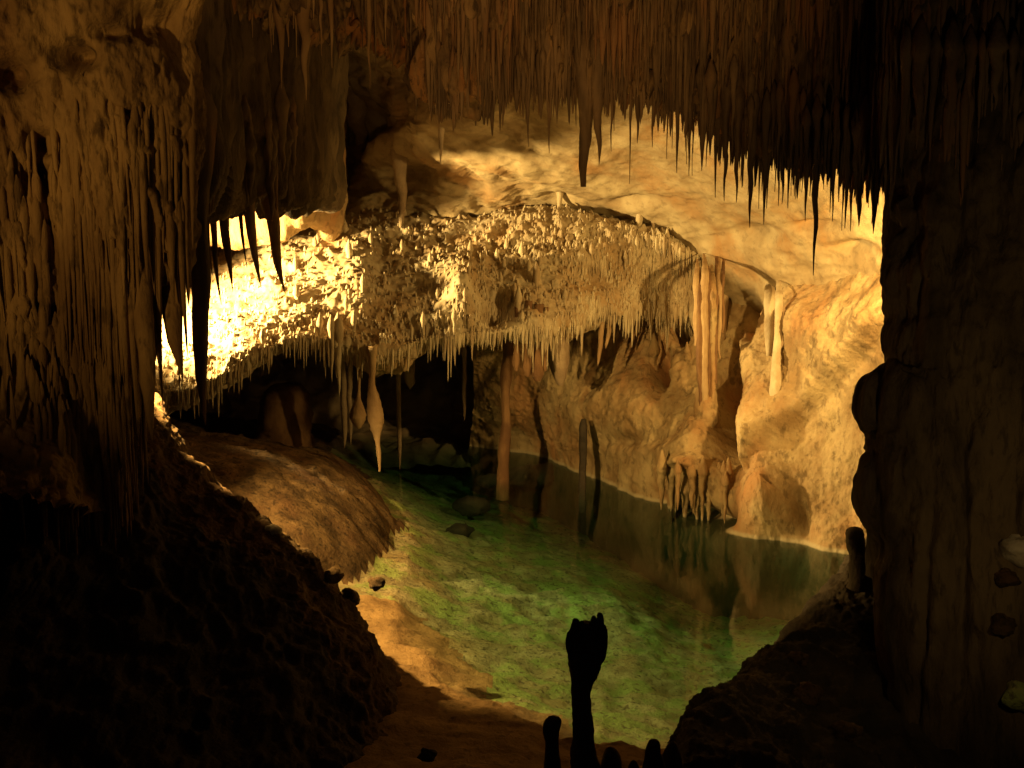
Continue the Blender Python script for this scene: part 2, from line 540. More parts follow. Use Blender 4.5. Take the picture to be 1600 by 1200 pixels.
# water body
wv = np.array([(-15, 11.2, 0), (15, 11.2, 0), (15, 35.5, 0), (-15, 35.5, 0), (-15, 11.2, -6), (15, 11.2, -6), (15, 35.5, -6), (-15, 35.5, -6)], float)
wf = [(0, 1, 2, 3), (4, 7, 6, 5), (0, 4, 5, 1), (1, 5, 6, 2), (2, 6, 7, 3), (3, 7, 4, 0)]
o = link_mesh("lake_water", wv, wf, wm, smooth=False)
tag(o, kind="structure")

# ------------------------------------------------------------------ near slopes
rimL = [(60, 560, 15.0), (150, 600, 14.6), (200, 650, 14.2), (240, 722, 14.0), (300, 792, 13.8), (370, 850, 13.6), (430, 890, 13.5), (475, 932, 13.4), (530, 1005, 13.3), (574, 1090, 13.0), (586, 1180, 12.4), (590, 1300, 11.4)]
slopeL = [
    [(x + 50, y + 20, d + 2.6) for x, y, d in rimL],
    [(x + 38, y - 30, d + 1.0) for x, y, d in rimL],
    [(x + 22, y - 20, d + 0.5) for x, y, d in rimL],
    rimL,
    [(x - 26, y + 30, d - 0.5) for x, y, d in rimL],
    [(x - 70, y + 100, d - 1.3) for x, y, d in rimL],
    [(x - 170, y + 230, d - 2.6) for x, y, d in rimL],
    [(x - 330, y + 420, d - 4.4) for x, y, d in rimL],
    [(x - 600, y + 700, d - 6.4) for x, y, d in rimL],
]


def slope_disp(p, u, v):
    return 0.22 * fbm(p, 0.8, 3) + 0.16 * billow(p, 1.7, 4, zs=0.6) + 0.05 * billow(p, 5, 3) - 0.1


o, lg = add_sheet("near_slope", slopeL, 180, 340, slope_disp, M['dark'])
tag(o, kind="structure")
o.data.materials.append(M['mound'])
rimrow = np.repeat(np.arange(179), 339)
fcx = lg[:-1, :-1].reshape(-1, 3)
o.data.polygons.foreach_set("material_index", (rimrow + 26 * fbm(fcx, 1.5, 3) < 76).astype(np.int32))  # lighter rim rows, dark slope: lamplight and shade put into the colour

rimR = [(1560, 700, 16), (1440, 800, 15.6), (1360, 850, 15.2), (1322, 890, 14.8), (1285, 935, 14.2), (1225, 1000, 13.2), (1165, 1050, 12.2), (1118, 1095, 11.2), (1075, 1150, 10.2), (1045, 1200, 9.4), (960, 1235, 8.8), (820, 1250, 8.6), (650, 1290, 8.6)]
slopeR = [
    [(x - 4, y + 40, d + 2.4) for x, y, d in rimR],
    [(x - 4, y + 6, d + 0.8) for x, y, d in rimR],
    rimR,
    [(x + 30, y + 30, d - 0.5) for x, y, d in rimR],
    [(x + 90, y + 100, d - 1.2) for x, y, d in rimR],
    [(x + 210, y + 230, d - 2.3) for x, y, d in rimR],
    [(x + 420, y + 400, d - 3.4) for x, y, d in rimR],
    [(x + 800, y + 700, d - 5) for x, y, d in rimR],
]
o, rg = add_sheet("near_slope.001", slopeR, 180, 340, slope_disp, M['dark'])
tag(o, kind="structure")

# ------------------------------------------------------------------ near rock pillar on the right
edge = [(-260, 1420), (-60, 1410), (100, 1402), (220, 1398), (310, 1396), (360, 1386), (425, 1380), (480, 1386), (530, 1394), (580, 1402), (598, 1380), (612, 1356), (640, 1358), (668, 1374), (705, 1378), (740, 1358), (775, 1354), (815, 1368), (850, 1380), (900, 1385), (980, 1390), (1100, 1400), (1300, 1410)]
edge = [(y_, float(np.interp(y_, [e[0] for e in edge], [e[1] for e in edge])) + rng.uniform(-6, 6)) for y_ in sorted(set(list(range(-260, 600, 28)) + [e[0] for e in edge if e[0] > 590]))]
pil = []
for y, x in edge:
    k_ = 0.0
    sm = float(np.mean([float(np.interp(y + o_, [e[0] for e in edge], [e[1] for e in edge])) for o_ in range(-220, 221, 20)])) + 8
    pil.append([(a_, b_, c_ + k_) for a_, b_, c_ in [(x + 190, y, 16.5), (x + 60, y, 14.6), (x + 12, y, 13.4), (x, y, 12.8), (x + 18, y, 12.3), (.4 * x + .6 * sm + 70, y, 11.9), (sm + 140, y, 11.7), (sm + 240, y, 11.3), (sm + 380, y, 10.6), (sm + 600, y, 9)]])


def pil_disp(p, u, v):
    x, y, _ = project(p)
    fl = sstep(y, 700, 100) * 0.5 + 0.5
    s = 0.16 * fl * np.minimum(np.abs(perlin(p * np.array([2.6, 1.6, .16]))) * 3, 1) + 0.05 * billow(p, 5, 3, zs=0.2) + 0.25 * fbm(p, 0.6, 3, zs=0.5) + 0.12 * fbm(p, 1.6, 3, off=2) + 0.07 * billow(p, 4, 4, zs=0.5)
    s *= sstep(u, 0.30, 0.5) * 0.4 + 0.6
    return s


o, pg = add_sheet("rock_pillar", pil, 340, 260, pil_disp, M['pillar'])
PILG = pg
tag(o, "dark rock pillar framing the lake beside the stalactite curtain, knobbly low ledges on its edge", "rock pillar")

# ------------------------------------------------------------------ near flowstone curtain on the left
cur = []
cl = [(-260, -420, -250, -60, 60, 160, 240, 318), (-80, -420, -230, -60, 60, 160, 240, 318), (60, -420, -220, -50, 60, 160, 240, 316), (180, -420, -220, -40, 66, 160, 236, 308), (300, -420, -190, -20, 80, 164, 232, 296),
      (400, -380, -160, 5, 96, 170, 226, 286), (480, -330, -110, 32, 112, 172, 208, 236), (560, -260, -50, 60, 126, 170, 192, 208), (640, -180, 10, 88, 138, 168, 182, 192), (710, -90, 60, 112, 146, 166, 178, 186), (765, 20, 100, 132, 152, 166, 176, 182), (800, 100, 132, 146, 156, 166, 172, 176)]
for row in cl:
    y, xs = row[0], row[1:]
    base = 11.4 + max(0, y) * 0.0013
    ds = (-1.6, -0.8, -0.2, 0.05, 0.1, 0.25, 0.6)
    rr = [(x, y, base + dd) for x, dd in zip(xs, ds)]
    rr += [(xs[-1] + 2, y, base + 1.1), (xs[-1] - 20, y, base + 1.9), (xs[-1] - 120, y, base + 2.6)]
    cur.append(rr)


def cur_disp(p, u, v):
    x, y, _ = project(p)
    s = 0.10 * fbm(p, 0.8, 3, zs=0.3)
    q = p.copy()
    q[:, 0] += 0.10 * (p[:, 2] - 6)                   # flutes lean
    q[:, 0] += 0.035 * fbm(p, 0.9, 2)
    fl = 0.25 + 0.75 * sstep(y, 60, 330)
    q2 = q * np.array([3.3, 1.2, 0.11]) + 1.7
    q3 = q * np.array([7.0, 3.0, 0.30]) + 5.1
    s += fl * (0.06 * np.minimum(np.abs(perlin(q2)) * 4.5, 1) + 0.06 * np.minimum(np.abs(perlin(q3)) * 3.0, 1)) - 0.08
    s += 0.05 * billow(p, 6.5, 4, zs=0.5, off=3) + 0.07 * sstep(fbm(p, 1.6, 3, off=7), -.05, -.4) * -1
    s += 0.07 * billow(p, 3.2, 4, zs=0.8) * (1.15 - 0.85 * fl) + 0.02 * fbm(p, 9, 3)
    sp = [(115, 85, 34, 26, .5), (20, 115, 34, 30, .5), (65, 225, 24, 22, .45), (60, 275, 36, 30, .35), (235, 30, 60, 30, .45), (160, 45, 40, 16, .3),
          (70, 490, 18, 12, .3), (290, 60, 30, 60, .35), (-10, 620, 60, 120, .5)]
    s -= dent(p, sp)
    for x0, y0, x1, y1, w, a in ((165, 160, 290, 205, 5, .16), (130, 372, 262, 396, 5, .16), (0, 330, 130, 370, 4, .06)):
        t = np.clip((x - x0) / (x1 - x0), 0, 1)
        yy = y0 + (y1 - y0) * t + 5 * np.sin(t * 9)
        s -= np.where((x > x0) & (x < x1), a * np.exp(-((y - yy) / w) ** 2) * np.minimum(1, 6 * t * (1 - t) + .2), 0)
    s *= sstep(u, 1.0, 0.80) * 0.8 + 0.2
    return s


o, cg = add_sheet("flowstone_curtain", cur, 420, 360, cur_disp, M['curtain'])
tag(o, "huge fluted ochre flowstone curtain, pitted above and tapering to points below", "flowstone curtain")

CURG = cg
# dim side wall behind the curtain, and the boss below it
side = []
for y in (250, 420, 560, 700, 840, 980, 1150, 1400):
    side.append([(x, y, d) for x, d in ((-700, 9), (-400, 11), (-200, 13), (-60, 14.4), (30, 15.6), (90, 17.0), (130, 20.0))])
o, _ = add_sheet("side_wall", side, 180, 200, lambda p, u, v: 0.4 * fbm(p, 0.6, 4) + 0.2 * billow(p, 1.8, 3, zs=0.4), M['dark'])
tag(o, kind="structure")


# ------------------------------------------------------------------ lathe-like rock bodies
def spine_body(name, pts, mat, sides=14, rings=None, knob=0.15, kfreq=6.0, flute=0.0, seed=0.0, flat=1.0):
    """pts: list of (world xyz, radius) along the axis -> closed knobbly body with origin at its first point"""
    c = np.array([np.asarray(a, float) for a, _ in pts])
    rr = np.array([b for _, b in pts], float)
    n = rings or max(10, 5 * len(pts))
    cc = cat_resample(c, n)
    rad = np.maximum(cat_resample(rr[:, None], n)[:, 0], 0.002)
    org = cc[0].copy()
    ang = np.linspace(0, 2 * np.pi, sides, endpoint=False)
    ring = np.stack([np.cos(ang), np.sin(ang) * flat, np.zeros(sides)], 1)
    V = cc[:, None, :] + rad[:, None, None] * ring[None]
    flatv = V.reshape(-1, 3)
    k = fbm(flatv + seed, kfreq, 3) * knob
    if flute:
        k = k + flute * np.tile(np.sin(ang * 5 + seed) * 0.6 + np.sin(ang * 9 + seed * 2) * 0.4, n)
    V = cc[:, None, :] + (rad[:, None] * (1 + k.reshape(n, sides)))[..., None] * ring[None]
    verts = np.concatenate([V.reshape(-1, 3), cc[:1], cc[-1:]]) - org
    faces = []
    for i in range(n - 1):
        for j in range(sides):
            j2 = (j + 1) % sides
            faces.append((i * sides + j, i * sides + j2, (i + 1) * sides + j2, (i + 1) * sides + j))
    me = bpy.data.meshes.new(name)
    tri = [(n * sides, (j + 1) % sides, j) for j in range(sides)] + [(n * sides + 1, (n - 1) * sides + j, (n - 1) * sides + (j + 1) % sides) for j in range(sides)]
    me.from_pydata(verts.tolist(), [], faces + tri)
    me.materials.append(mat)
    me.polygons.foreach_set("use_smooth", [True] * len(me.polygons))
    ob = bpy.data.objects.new(name, me)
    ob.location = org
    scene.collection.objects.link(ob)
    return ob


def pxlen(d):
    return d / F


def stal(px, top_, tip, d, w, mat, label, group=None, bend=0.0, blunt=0.0, power=0.9, dtop=None, name="stalactite", fused=False):
    """stalactite from photo row top_ to row tip at distance d, w photo pixels wide at its root"""
    r0 = w * 0.5 * d / F
    n = 7
    a = P(px, top_, dtop or d)
    b = P(px + bend, tip, d)
    b[0:2] = a[0:2] + (b[0:2] - a[0:2]) * (1 if dtop or bend else 0)
    pts = [(a + np.array([0, 0.5 * r0, 3.5 * r0]), 0.15 * r0)]
    sd = rng.uniform(0, 50)
    wob = r0 * 0.35
    for i in range(n):
        t = i / (n - 1)
        c = a + (b - a) * t
        if bend:
            c[0] = a[0] + (b[0] - a[0]) * t ** 2
        c = c + np.array([rng.uniform(-wob, wob), rng.uniform(-wob, wob), 0]) * (t * (1 - t) * 3)
        r = r0 * ((1 - t) ** power * (1 - blunt) + blunt * (1 - 0.35 * t))
        if fused:
            r *= min(1.0, 0.12 + 2.6 * t)
        elif i == 0:
            r *= 1.25
        pts.append((c, max(r, 0.004)))
    o_ = spine_body(name, pts, mat, sides=9, rings=24, knob=0.30, kfreq=2.2 / max(r0, 0.03), seed=sd)
    tag(o_, label, "stalactite", group)
    return o_


# ------------------------------------------------------------------ the front stalactite curtain on the ceiling lip
lipx = [640, 672, 700, 740, 800, 860, 920, 980, 1040, 1100, 1160, 1220, 1280, 1340, 1400, 1470, 1600, 1800]
lipb = [110, 125, 135, 140, 128, 125, 140, 130, 140, 185, 225, 240, 250, 255, 265, 240, 190, 170]
lipd = [17.4, 16.6, 15.6, 15.2, 15.0, 14.9, 14.8, 14.7, 14.6, 14.5, 14.3, 14.1, 13.9, 13.8, 13.7, 13.8, 14.0, 14.2]
lip_rows = []
for f_, dd in ((-3.2, -3.6), (-1.6, -2.2), (-0.6, -1.1), (0.0, -0.6), (0.35, -0.3), (0.7, -0.1), (0.92, 0.0), (1.0, 0.3), (0.9, 1.2), (0.7, 2.6), (0.4, 4.5)):
    lip_rows.append([(x, b * f_, d + dd) for x, b, d in zip(lipx, lipb, lipd)])


def lip_disp(p, u, v):
    x, y, _ = project(p)
    s = 0.35 * fbm(p, 0.7, 3, zs=0.5) + 0.45 * sstep(x, 1150, 850) * fbm(p, 1.6, 3, zs=0.40, off=6)
    s += 0.30 * np.minimum(np.abs(perlin(p * np.array([3.4, 2.0, .16]) + 3.3)) * 2.6, 1) + 0.14 * np.minimum(np.abs(perlin(p * np.array([8.5, 4.0, .3]) + 1.3)) * 2.6, 1) - 0.3
    s += 0.05 * billow(p, 4, 3, zs=.4)
    return s


o, lipg = add_sheet("ceiling_lip", lip_rows, 220, 620, lip_disp, M['lip'])
tag(o, kind="structure")

LIPX, LIPB, LIPD = np.array(lipx), np.array(lipb), np.array(lipd)
NUM = ["first", "second", "third", "fourth", "fifth", "sixth", "seventh", "eighth", "ninth", "tenth"]
named = [  # px, tip, width, label
    (826, 228, 10, "slim dark stalactite at the start of the front curtain, first before the twin beside it"),
    (842, 178, 9, "short stub of stalactite between the two slim ones left of the thick blunt one"),
    (859, 238, 11, "longer of the two slim dark stalactites short of the thick blunt one"),
    (871, 192, 13, "short stout stalactite just before the thick blunt one in the front curtain"),
    (913, 291, 26, "thickest dark stalactite of the front curtain, long and blunt at its end"),
    (938, 256, 24, "wide-rooted dark stalactite narrowing to a point next to the thick blunt one"),
    (957, 235, 8, "narrow dark stalactite just past the wide-rooted pointed one"),
    (987, 286, 5, "thread-thin soda straw hanging against the pale vault"),
    (998, 222, 13, "stubby bulbous stalactite beside the thread-thin soda straw"),
    (1022, 229, 9, "dark stalactite hanging alone between the bulbous stub and two fine straws"),
    (1045, 247, 5, "first of two fine straws above the middle of the pale vault"),
    (1053, 231, 5, "shorter second of two fine straws above the middle of the pale vault"),
    (1061, 269, 10, "pointed dark stalactite right after the two fine straws"),
    (1080, 274, 9, "dark pointed stalactite, next but one after the two fine straws"),
    (1100, 266, 17, "broad dagger-like dark stalactite where the curtain begins to thicken"),
    (1122, 308, 9, "long needle stalactite after the broad dagger, before its twin"),
    (1136, 314, 12, "long tapering stalactite, the stouter twin after the broad dagger"),
    (1155, 316, 13, "ragged multi-pointed dark stalactite past the tapering twins"),
    (1177, 356, 14, "very long dark stalactite over the pale vault, first of two that reach equally low"),
    (1199, 351, 12, "very long slender stalactite, second of two that reach equally low"),
    (1236, 325, 9, "dark stalactite midway between the two long ones and the longest needle"),
    (1264, 346, 11, "dark stalactite close before the longest needle of the curtain"),
    (1280, 432, 14, "longest needle of the front curtain, reaching far down over the pale vault"),
    (1307, 346, 9, "dark stalactite first after the longest needle"),
    (1327, 357, 11, "dark stalactite second after the longest needle, thin at its tip"),
    (1349, 354, 24, "broad wedge-shaped stalactite ending in a fine point near the pillar"),
    (1372, 366, 22, "last broad stalactite before the dark rock pillar, with a thread-like tip"),
    (1389, 336, 8, "short fine stalactite almost touching the dark rock pillar"),
]
G_FRONT = "dark stalactites of the front curtain"
for px, tip, w, lab in named:
    b = float(np.interp(px, LIPX, LIPB))
    d = float(np.interp(px, LIPX, LIPD)) - 0.05
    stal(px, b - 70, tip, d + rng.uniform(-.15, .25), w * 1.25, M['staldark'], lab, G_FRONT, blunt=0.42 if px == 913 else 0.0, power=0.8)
LAB_F = "brown stalactite in the dense dark front curtain under the ceiling lip"
n_front = 0
while n_front < 150:
    px = rng.uniform(700, 1400) if n_front < 66 else rng.uniform(1040, 1410)
    b = float(np.interp(px, LIPX, LIPB))
    tip = b + 5 + abs(rng.gauss(0, 1)) * (24 if px < 1050 else 38) * (1 + .8 * math.sin(px * .07) * math.sin(px * .023))
    if any(abs(px - q[0]) < 5 and tip > q[1] - 25 for q in named):
        continue
    tip = min(tip, b + 95) + (12 if px > 1050 else 0)
    d = float(np.interp(px, LIPX, LIPD)) + rng.uniform(-0.5, 0.9)
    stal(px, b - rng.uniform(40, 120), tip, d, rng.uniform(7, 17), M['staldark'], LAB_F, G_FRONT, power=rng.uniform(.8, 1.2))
    n_front += 1

for px, tip, w in ((1418, 268, 18), (1440, 232, 26), (1462, 250, 16), (1490, 205, 24), (1517, 190, 18), (1536, 222, 12), (1560, 170, 26), (1585, 182, 14)):
    stal(px, 70, tip, float(np.interp(px, LIPX, LIPD)) - 0.15 if px < 1412 else depth_of(pg, px, 90) - 0.05, w, M['staldark'], "dim brown stalactite hanging before the head of the dark rock pillar", "stalactites before the rock pillar", power=.8)

# ------------------------------------------------------------------ stalactites of the dark alcove at the top
G_ALC = "stalactites over the dark alcove"
alc_rows = []
for f_, dd in ((-3.5, -2.5), (-1.5, -1.2), (0.0, -0.5), (0.6, -0.1), (1.0, 0.2), (0.8, 1.5), (0.2, 3.0)):
    alc_rows.append([(x, b * f_, d + dd) for x, b, d in ((300, 10, 17), (380, 20, 17), (430, 35, 17), (480, 42, 17.2), (540, 50, 17.4), (600, 75, 17.6), (660, 105, 17.6), (720, 125, 17.2))])
o, _ = add_sheet("ceiling_lip.001", alc_rows, 120, 260, lip_disp, M['lip'])
tag(o, kind="structure")
for px, tip, w, lab in ((435, 136, 17, "first of two long pale-brown spikes over the dark alcove"),
                        (474, 154, 24, "longest pale-brown spike over the dark alcove, wide at its root"),
                        (421, 80, 8, "short brown spike at the near edge of the alcove cluster"),
                        (516, 104, 11, "medium brown spike between the longest one and the isolated one over the alcove"),
                        (575, 137, 10, "isolated brown spike hanging over the darkest part of the alcove"),
                        (602, 85, 6, "thin straw just past the isolated spike over the alcove"),
                        (500, 85, 8, "short brown spike right after the longest one over the alcove")):
    stal(px, -30, tip, 16.8, w * 1.2, M['stalmid'], lab, G_ALC, power=1.0)
for i in range(38):
    px = rng.uniform(330, 690)
    b = float(np.interp(px, [300, 430, 540, 660, 720], [10, 40, 60, 110, 125]))
    stal(px, -20, b + rng.uniform(-30, 45), 17.0 + rng.uniform(-.5, .6), rng.uniform(5, 12), M['stalmid'] if px < 520 else M['staldark'],
         "thin brown stalactite among the crowded spikes over the dark alcove", G_ALC)

# ------------------------------------------------------------------ stalactites hanging beside the flowstone curtain
BKX, BKD = (228, 262, 312, 330, 345, 384, 420, 470), (12.0, 12.3, 12.9, 14.4, 16.2, 17.4, 17.9, 19.0)
G_LEFT = "stalactites beside the flowstone curtain"
for px, tp, tip, d, w, bend, lab, mat in (
    (226, 250, 692, 12.0, 40, 12, "long stalactite fused to the flowstone curtain, between two bright slits", 'curtain'),
    (264, 230, 592, 12.3, 50, 22, "thick hooked stalactite ending before the brightest patch of the shelf", 'curtain'),
    (312, 200, 664, 12.8, 38, 9, "longest free-hanging brown stalactite crossing the bright shelf", 'curtain'),
    (342, 210, 476, 13.0, 16, 4, "narrow stalactite right after the longest free-hanging one", 'curtain'),
    (360, 190, 456, 13.2, 26, 4, "broad straight stalactite between two narrow ones over the shelf", 'curtain'),
    (384, 200, 418, 13.4, 12, 2, "small narrow stalactite before the pair of large smooth spikes", 'curtain'),
    (396, 160, 450, 13.4, 30, 12, "large smooth brown spike before the curved yellowish one", 'stalmid'),
    (420, 170, 460, 13.6, 34, 26, "curved yellowish spike with its tip bent aside", 'stalmid'),
    (330, 180, 430, 13.4, 18, 2, "thin dark stalactite behind the longest free-hanging one", 'curtain'),
):
    d = float(np.interp(px, BKX, BKD))
    stal(px, tp - 20, tip, d, w * 1.15, M['staldark' if mat == 'curtain' and px > 300 else mat], lab, G_LEFT, bend=bend, power=0.45 if px < 320 else 0.62, dtop=d + 1.5 if px > 320 else d + .4)
for i in range(26):
    px = rng.uniform(296, 470)
    stal(px, rng.uniform(160, 240), rng.uniform(270, 360) - max(0, px - 400) * 0.5, float(np.interp(px, BKX, BKD)) + rng.uniform(-.2, .5), rng.uniform(9, 22), M['staldark'],
         "brown stalactite in the packed row joining the flowstone curtain to the alcove", G_LEFT, power=0.6)
o, _ = add_sheet("hanging_rock_bank", [[(x, y, d + k) for x, d in ((250, 12.8), (300, 13.3), (330, 15.0), (360, 17.4), (420, 18.3), (470, 19.5), (520, 23))] for y, k in ((-200, -.4), (-40, 0), (60, 0), (150, .1), (255, .2), (312, .7), (270, 2), (150, 4))], 150, 160,
                 lambda p, u, v: 0.22 * np.minimum(np.abs(perlin(p * np.array([3.2, 2, .15]))) * 3, 1) + 0.12 * billow(p, 4.0, 3, zs=0.12) + 0.2 * fbm(p, 0.8, 3), M['pillar'])
tag(o, "brown bank of rock with packed stalactites between flowstone curtain and alcove", "rock bank")

# dark knobs hanging on the vault at the back
for px, tp, tip, d, w, lab in ((687, 150, 256, 22.2, 22, "dark club-shaped stalactite on the brown part of the vault"),
                               (625, 262, 372, 25.0, 26, "dark stubby stalactite drooping over the top rim of the shelf"),
                               (497, 240, 336, 24.5, 30, "short dark stalactite over the pale gap above the shelf"),
                               (560, 180, 262, 24.0, 44, "broad dark hanging knob deep in the alcove")):
    stal(px, tp - 25, tip, depth_of(vg, px, tp) - 0.1, w, M['recess'], lab, "dark knobs on the vault", power=0.8)

# ------------------------------------------------------------------ small stalactites studding the shelf
G_SH = "small pale stalactites on the shelf"


def shelf_pt(px_, py_):
    x, y, dd = SHX, SHY, SHD
    k = np.argmin((x - px_) ** 2 + (y - py_) ** 2 + 0 * dd)
    return SHP[k], SHDV[k]


sub = sg[20:230]
SHP = sub.reshape(-1, 3)
SHX, SHY, SHDV = project(SHP)
SHD = SHDV
shelf_named = [
    (528, 520, 622, 15, "longest pale icicle of the bright bunch under the shelf"),
    (517, 515, 598, 10, "pale icicle next to the longest one in the bright bunch under the shelf"),
    (500, 510, 560, 9, "shorter pale icicle at the edge of the bright bunch under the shelf"),
    (553, 505, 560, 8, "single pale straw between the bright bunch and the bulbous stalactites"),
    (661, 505, 540, 7, "small icicle on the shelf's lower rim between the bulbous stalactites and the columns"),
    (710, 500, 535, 8, "small icicle under the jutting nose of the shelf"),
    (999, 345, 436, 9, "slender pale straw hanging in front of the oblique crack of the shelf"),
    (875, 305, 372, 9, "pale finger standing against the top rim of the shelf"),
    (838, 430, 520, 9, "pale straw over the group of small columns"),
    (810, 470, 560, 10, "pale straw beside the group of small columns"),
    (630, 340, 400, 9, "pale straw on the upper face of the shelf under the stubby dark stalactite"),
    (545, 395, 450, 9, "pale straw in the brightest middle part of the shelf face"),
    (410, 530, 580, 7, "small pale icicle at the shelf rim over the dark boss"),
]
for px, tp, tip, w, lab in shelf_named:
    q, dd = shelf_pt(px, tp)
    stal(px, tp - 6, tip, dd - 0.15, w, M['stal'], lab, G_SH, power=0.7)
# a few dozen larger ones as things
cnt = 0
while cnt < 34:
    px, py = rng.uniform(440, 1060), rng.uniform(345, 500)
    q, dd = shelf_pt(px, py)
    stal(px, py - 4, py + rng.uniform(18, 42), dd - 0.08, rng.uniform(5, 9), M['stal'], "small pale stalactite on the lamplit face of the shelf", G_SH, power=0.7)
    cnt += 1


def cones(name, roots, mat, label, cat):
    V, Fc = [], []
    S = 6
    for (q, ln, r) in roots:
        b = len(V)
        bxo, byo = rng.uniform(-.1, .1) * ln * .3, rng.uniform(-.1, .1) * ln * .3
        prof = ((-.12, .12), (.04, .85), (.15, .95), (.4, .7 * rng.uniform(.85, 1.2)), (.7, .45 * rng.uniform(.8, 1.2)), (.94, .2))
        for t, k in prof:
            for j in range(S):
                a = 2 * math.pi * j / S
                V.append((q[0] + bxo * t + r * k * math.cos(a), q[1] + byo * t + r * k * math.sin(a), q[2] + .04 - t * ln))
        V.append((q[0] + bxo, q[1] + byo, q[2] + .04 - ln))
        for i in range(len(prof) - 1):
            for j in range(S):
                j2 = (j + 1) % S
                Fc.append((b + i * S + j, b + i * S + j2, b + (i + 1) * S + j2, b + (i + 1) * S + j))
        for j in range(S):
            Fc.append((b + (len(prof) - 1) * S + j, b + (len(prof) - 1) * S + (j + 1) % S, b + len(prof) * S, b + len(prof) * S))
    Fc = [tuple(dict.fromkeys(f)) for f in Fc]
    me = bpy.data.meshes.new(name)
    me.from_pydata(V, [], Fc)
    me.materials.append(mat)
    me.polygons.foreach_set("use_smooth", [True] * len(me.polygons))
    ob = bpy.data.objects.new(name, me)
    scene.collection.objects.link(ob)
    tag(ob, label, cat, kind="stuff")
    return ob


roots = []
R_, C_ = sg.shape[:2]
while len(roots) < 5200:
    i, j = rng.randrange(10, int(R_ * .60)), rng.randrange(30, C_ - 20)
    if shelf_n[i, j, 2] > 0.62 and rng.random() < .6:
        continue
    edge_ = i > R_ * .5
    ln = rng.uniform(.10, .36) * ((0.35 + 1.0 * rng.random() * (1 + .7 * math.sin(j * .13) * math.sin(j * .047))) if edge_ else 1.0) * (1 if rng.random() < .88 else 2.0)
    roots.append((sg[i, j], ln, rng.uniform(.011, .028) * (1 + ln)))
cones("stalactite_fringe", roots, M['stal'], "countless tiny pale stalactites studding the whole face of the shelf", "stalactites")
roots = []
while len(roots) < 620:                                     # thin drips running down the flowstone curtain
    i, j = rng.randrange(110, 400), rng.randrange(40, 236)
    cxp, cyp, _ = project(CURG[i, j])
    if cyp < 140 + 60 * math.sin(cxp * .05) or cyp > 720:
        continue
    roots.append((CURG[i, j] + np.array([0, 0.03, 0.25]), rng.uniform(.5, 1.9), rng.uniform(.025, .065)))
cones("stalactite_fringe.002", roots, M['curtain'], "countless thin ochre drips running down the big flowstone curtain", "stalactites")
roots = []
while len(roots) < 420:                                     # drips on the head of the rock pillar
    i, j = rng.randrange(20, 340), rng.randrange(85, 250)
    cxp, cyp, _ = project(PILG[i, j])
    if cyp > 190 + 60 * math.sin(cxp * .06) or cyp < -80:
        continue
    roots.append((PILG[i, j] + np.array([0, 0.02, 0.2]), rng.uniform(.3, 1.1), rng.uniform(.025, .06)))
cones("stalactite_fringe.003", roots, M['staldark'], "countless brown drips hanging over the head of the dark rock pillar", "stalactites")
roots = []
while len(roots) < 3000:                                    # all over the lip: the dense curtain
    i, j = rng.randrange(8, 175), rng.randrange(40, 560)
    ux = project(lipg[i, j])[0]
    roots.append((lipg[i, j] + np.array([0, 0.05, 0.1]), rng.uniform(.35, 1.0) if i < 120 else rng.uniform(.12, .55), rng.uniform(.022, .055) * (1 if rng.random() < .9 else 1.8)))
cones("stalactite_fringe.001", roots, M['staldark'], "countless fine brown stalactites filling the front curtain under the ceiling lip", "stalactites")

# ------------------------------------------------------------------ bulbous stalactites, columns, things on the lake wall
q, dd = shelf_pt(582, 545)
D = dd - 0.1
o = spine_body("bulbous_stalactite", [(P(582, 540, D), .10), (P(582, 570, D), .07), (P(581, 600, D), .07), (P(584, 625, D), .13), (P(587, 650, D), .165), (P(588, 668, D), .13), (P(589, 685, D), .06), (P(592, 710, D), .045), (P(593, 737, D), .02)], M['stalmid'], 18, 60, .24, 11)
tag(o, "larger bulb-shaped stalactite with a long thin tail over the dark recess", "stalactite")
D = dd + 0.8
o = spine_body("bulbous_stalactite.001", [(P(561, 540, D), .06), (P(561, 590, D), .035), (P(560, 620, D), .05), (P(559, 640, D), .15), (P(559, 652, D), .17), (P(560, 664, D), .10), (P(560, 670, D), .02)], M['stalmid'], 18, 60, .24, 11)
tag(o, "smaller round bulb hanging behind the larger bulb-shaped stalactite", "stalactite")


def column(px, pts, d, mat, label, cat="column", name="flowstone_column", flute=.10, sides=18, knob=.2, kf=4):
    if d is None:
        ds = np.array([depth_of(wg_, x, y) for x, y, w in pts])
        ds = np.minimum(ds, np.percentile(ds, 70))
        ds = np.convolve(np.pad(ds, 1, mode='edge'), [.25, .5, .25], 'valid') + 0.04
        ds[0] += 0.5
        if pts[-1][2] > 15:
            ds[-1] += 0.4
        pts = [(pts[0][0], pts[0][1] - 1.2 * pts[0][2], pts[0][2] * .2)] + list(pts)
        ds = np.concatenate([[ds[0] + 0.3], ds])
        o_ = spine_body(name, [(P(x, y, dd_), w * .5 * dd_ / F) for (x, y, w), dd_ in zip(pts, ds)], mat, sides, 60, knob, kf, flute, seed=px)
        return tag(o_, label, cat)
    o_ = spine_body(name, [(P(x, y, d), w * .5 * d / F) for x, y, w in pts], mat, sides, 50, knob, kf, flute, seed=px)
    return tag(o_, label, cat)


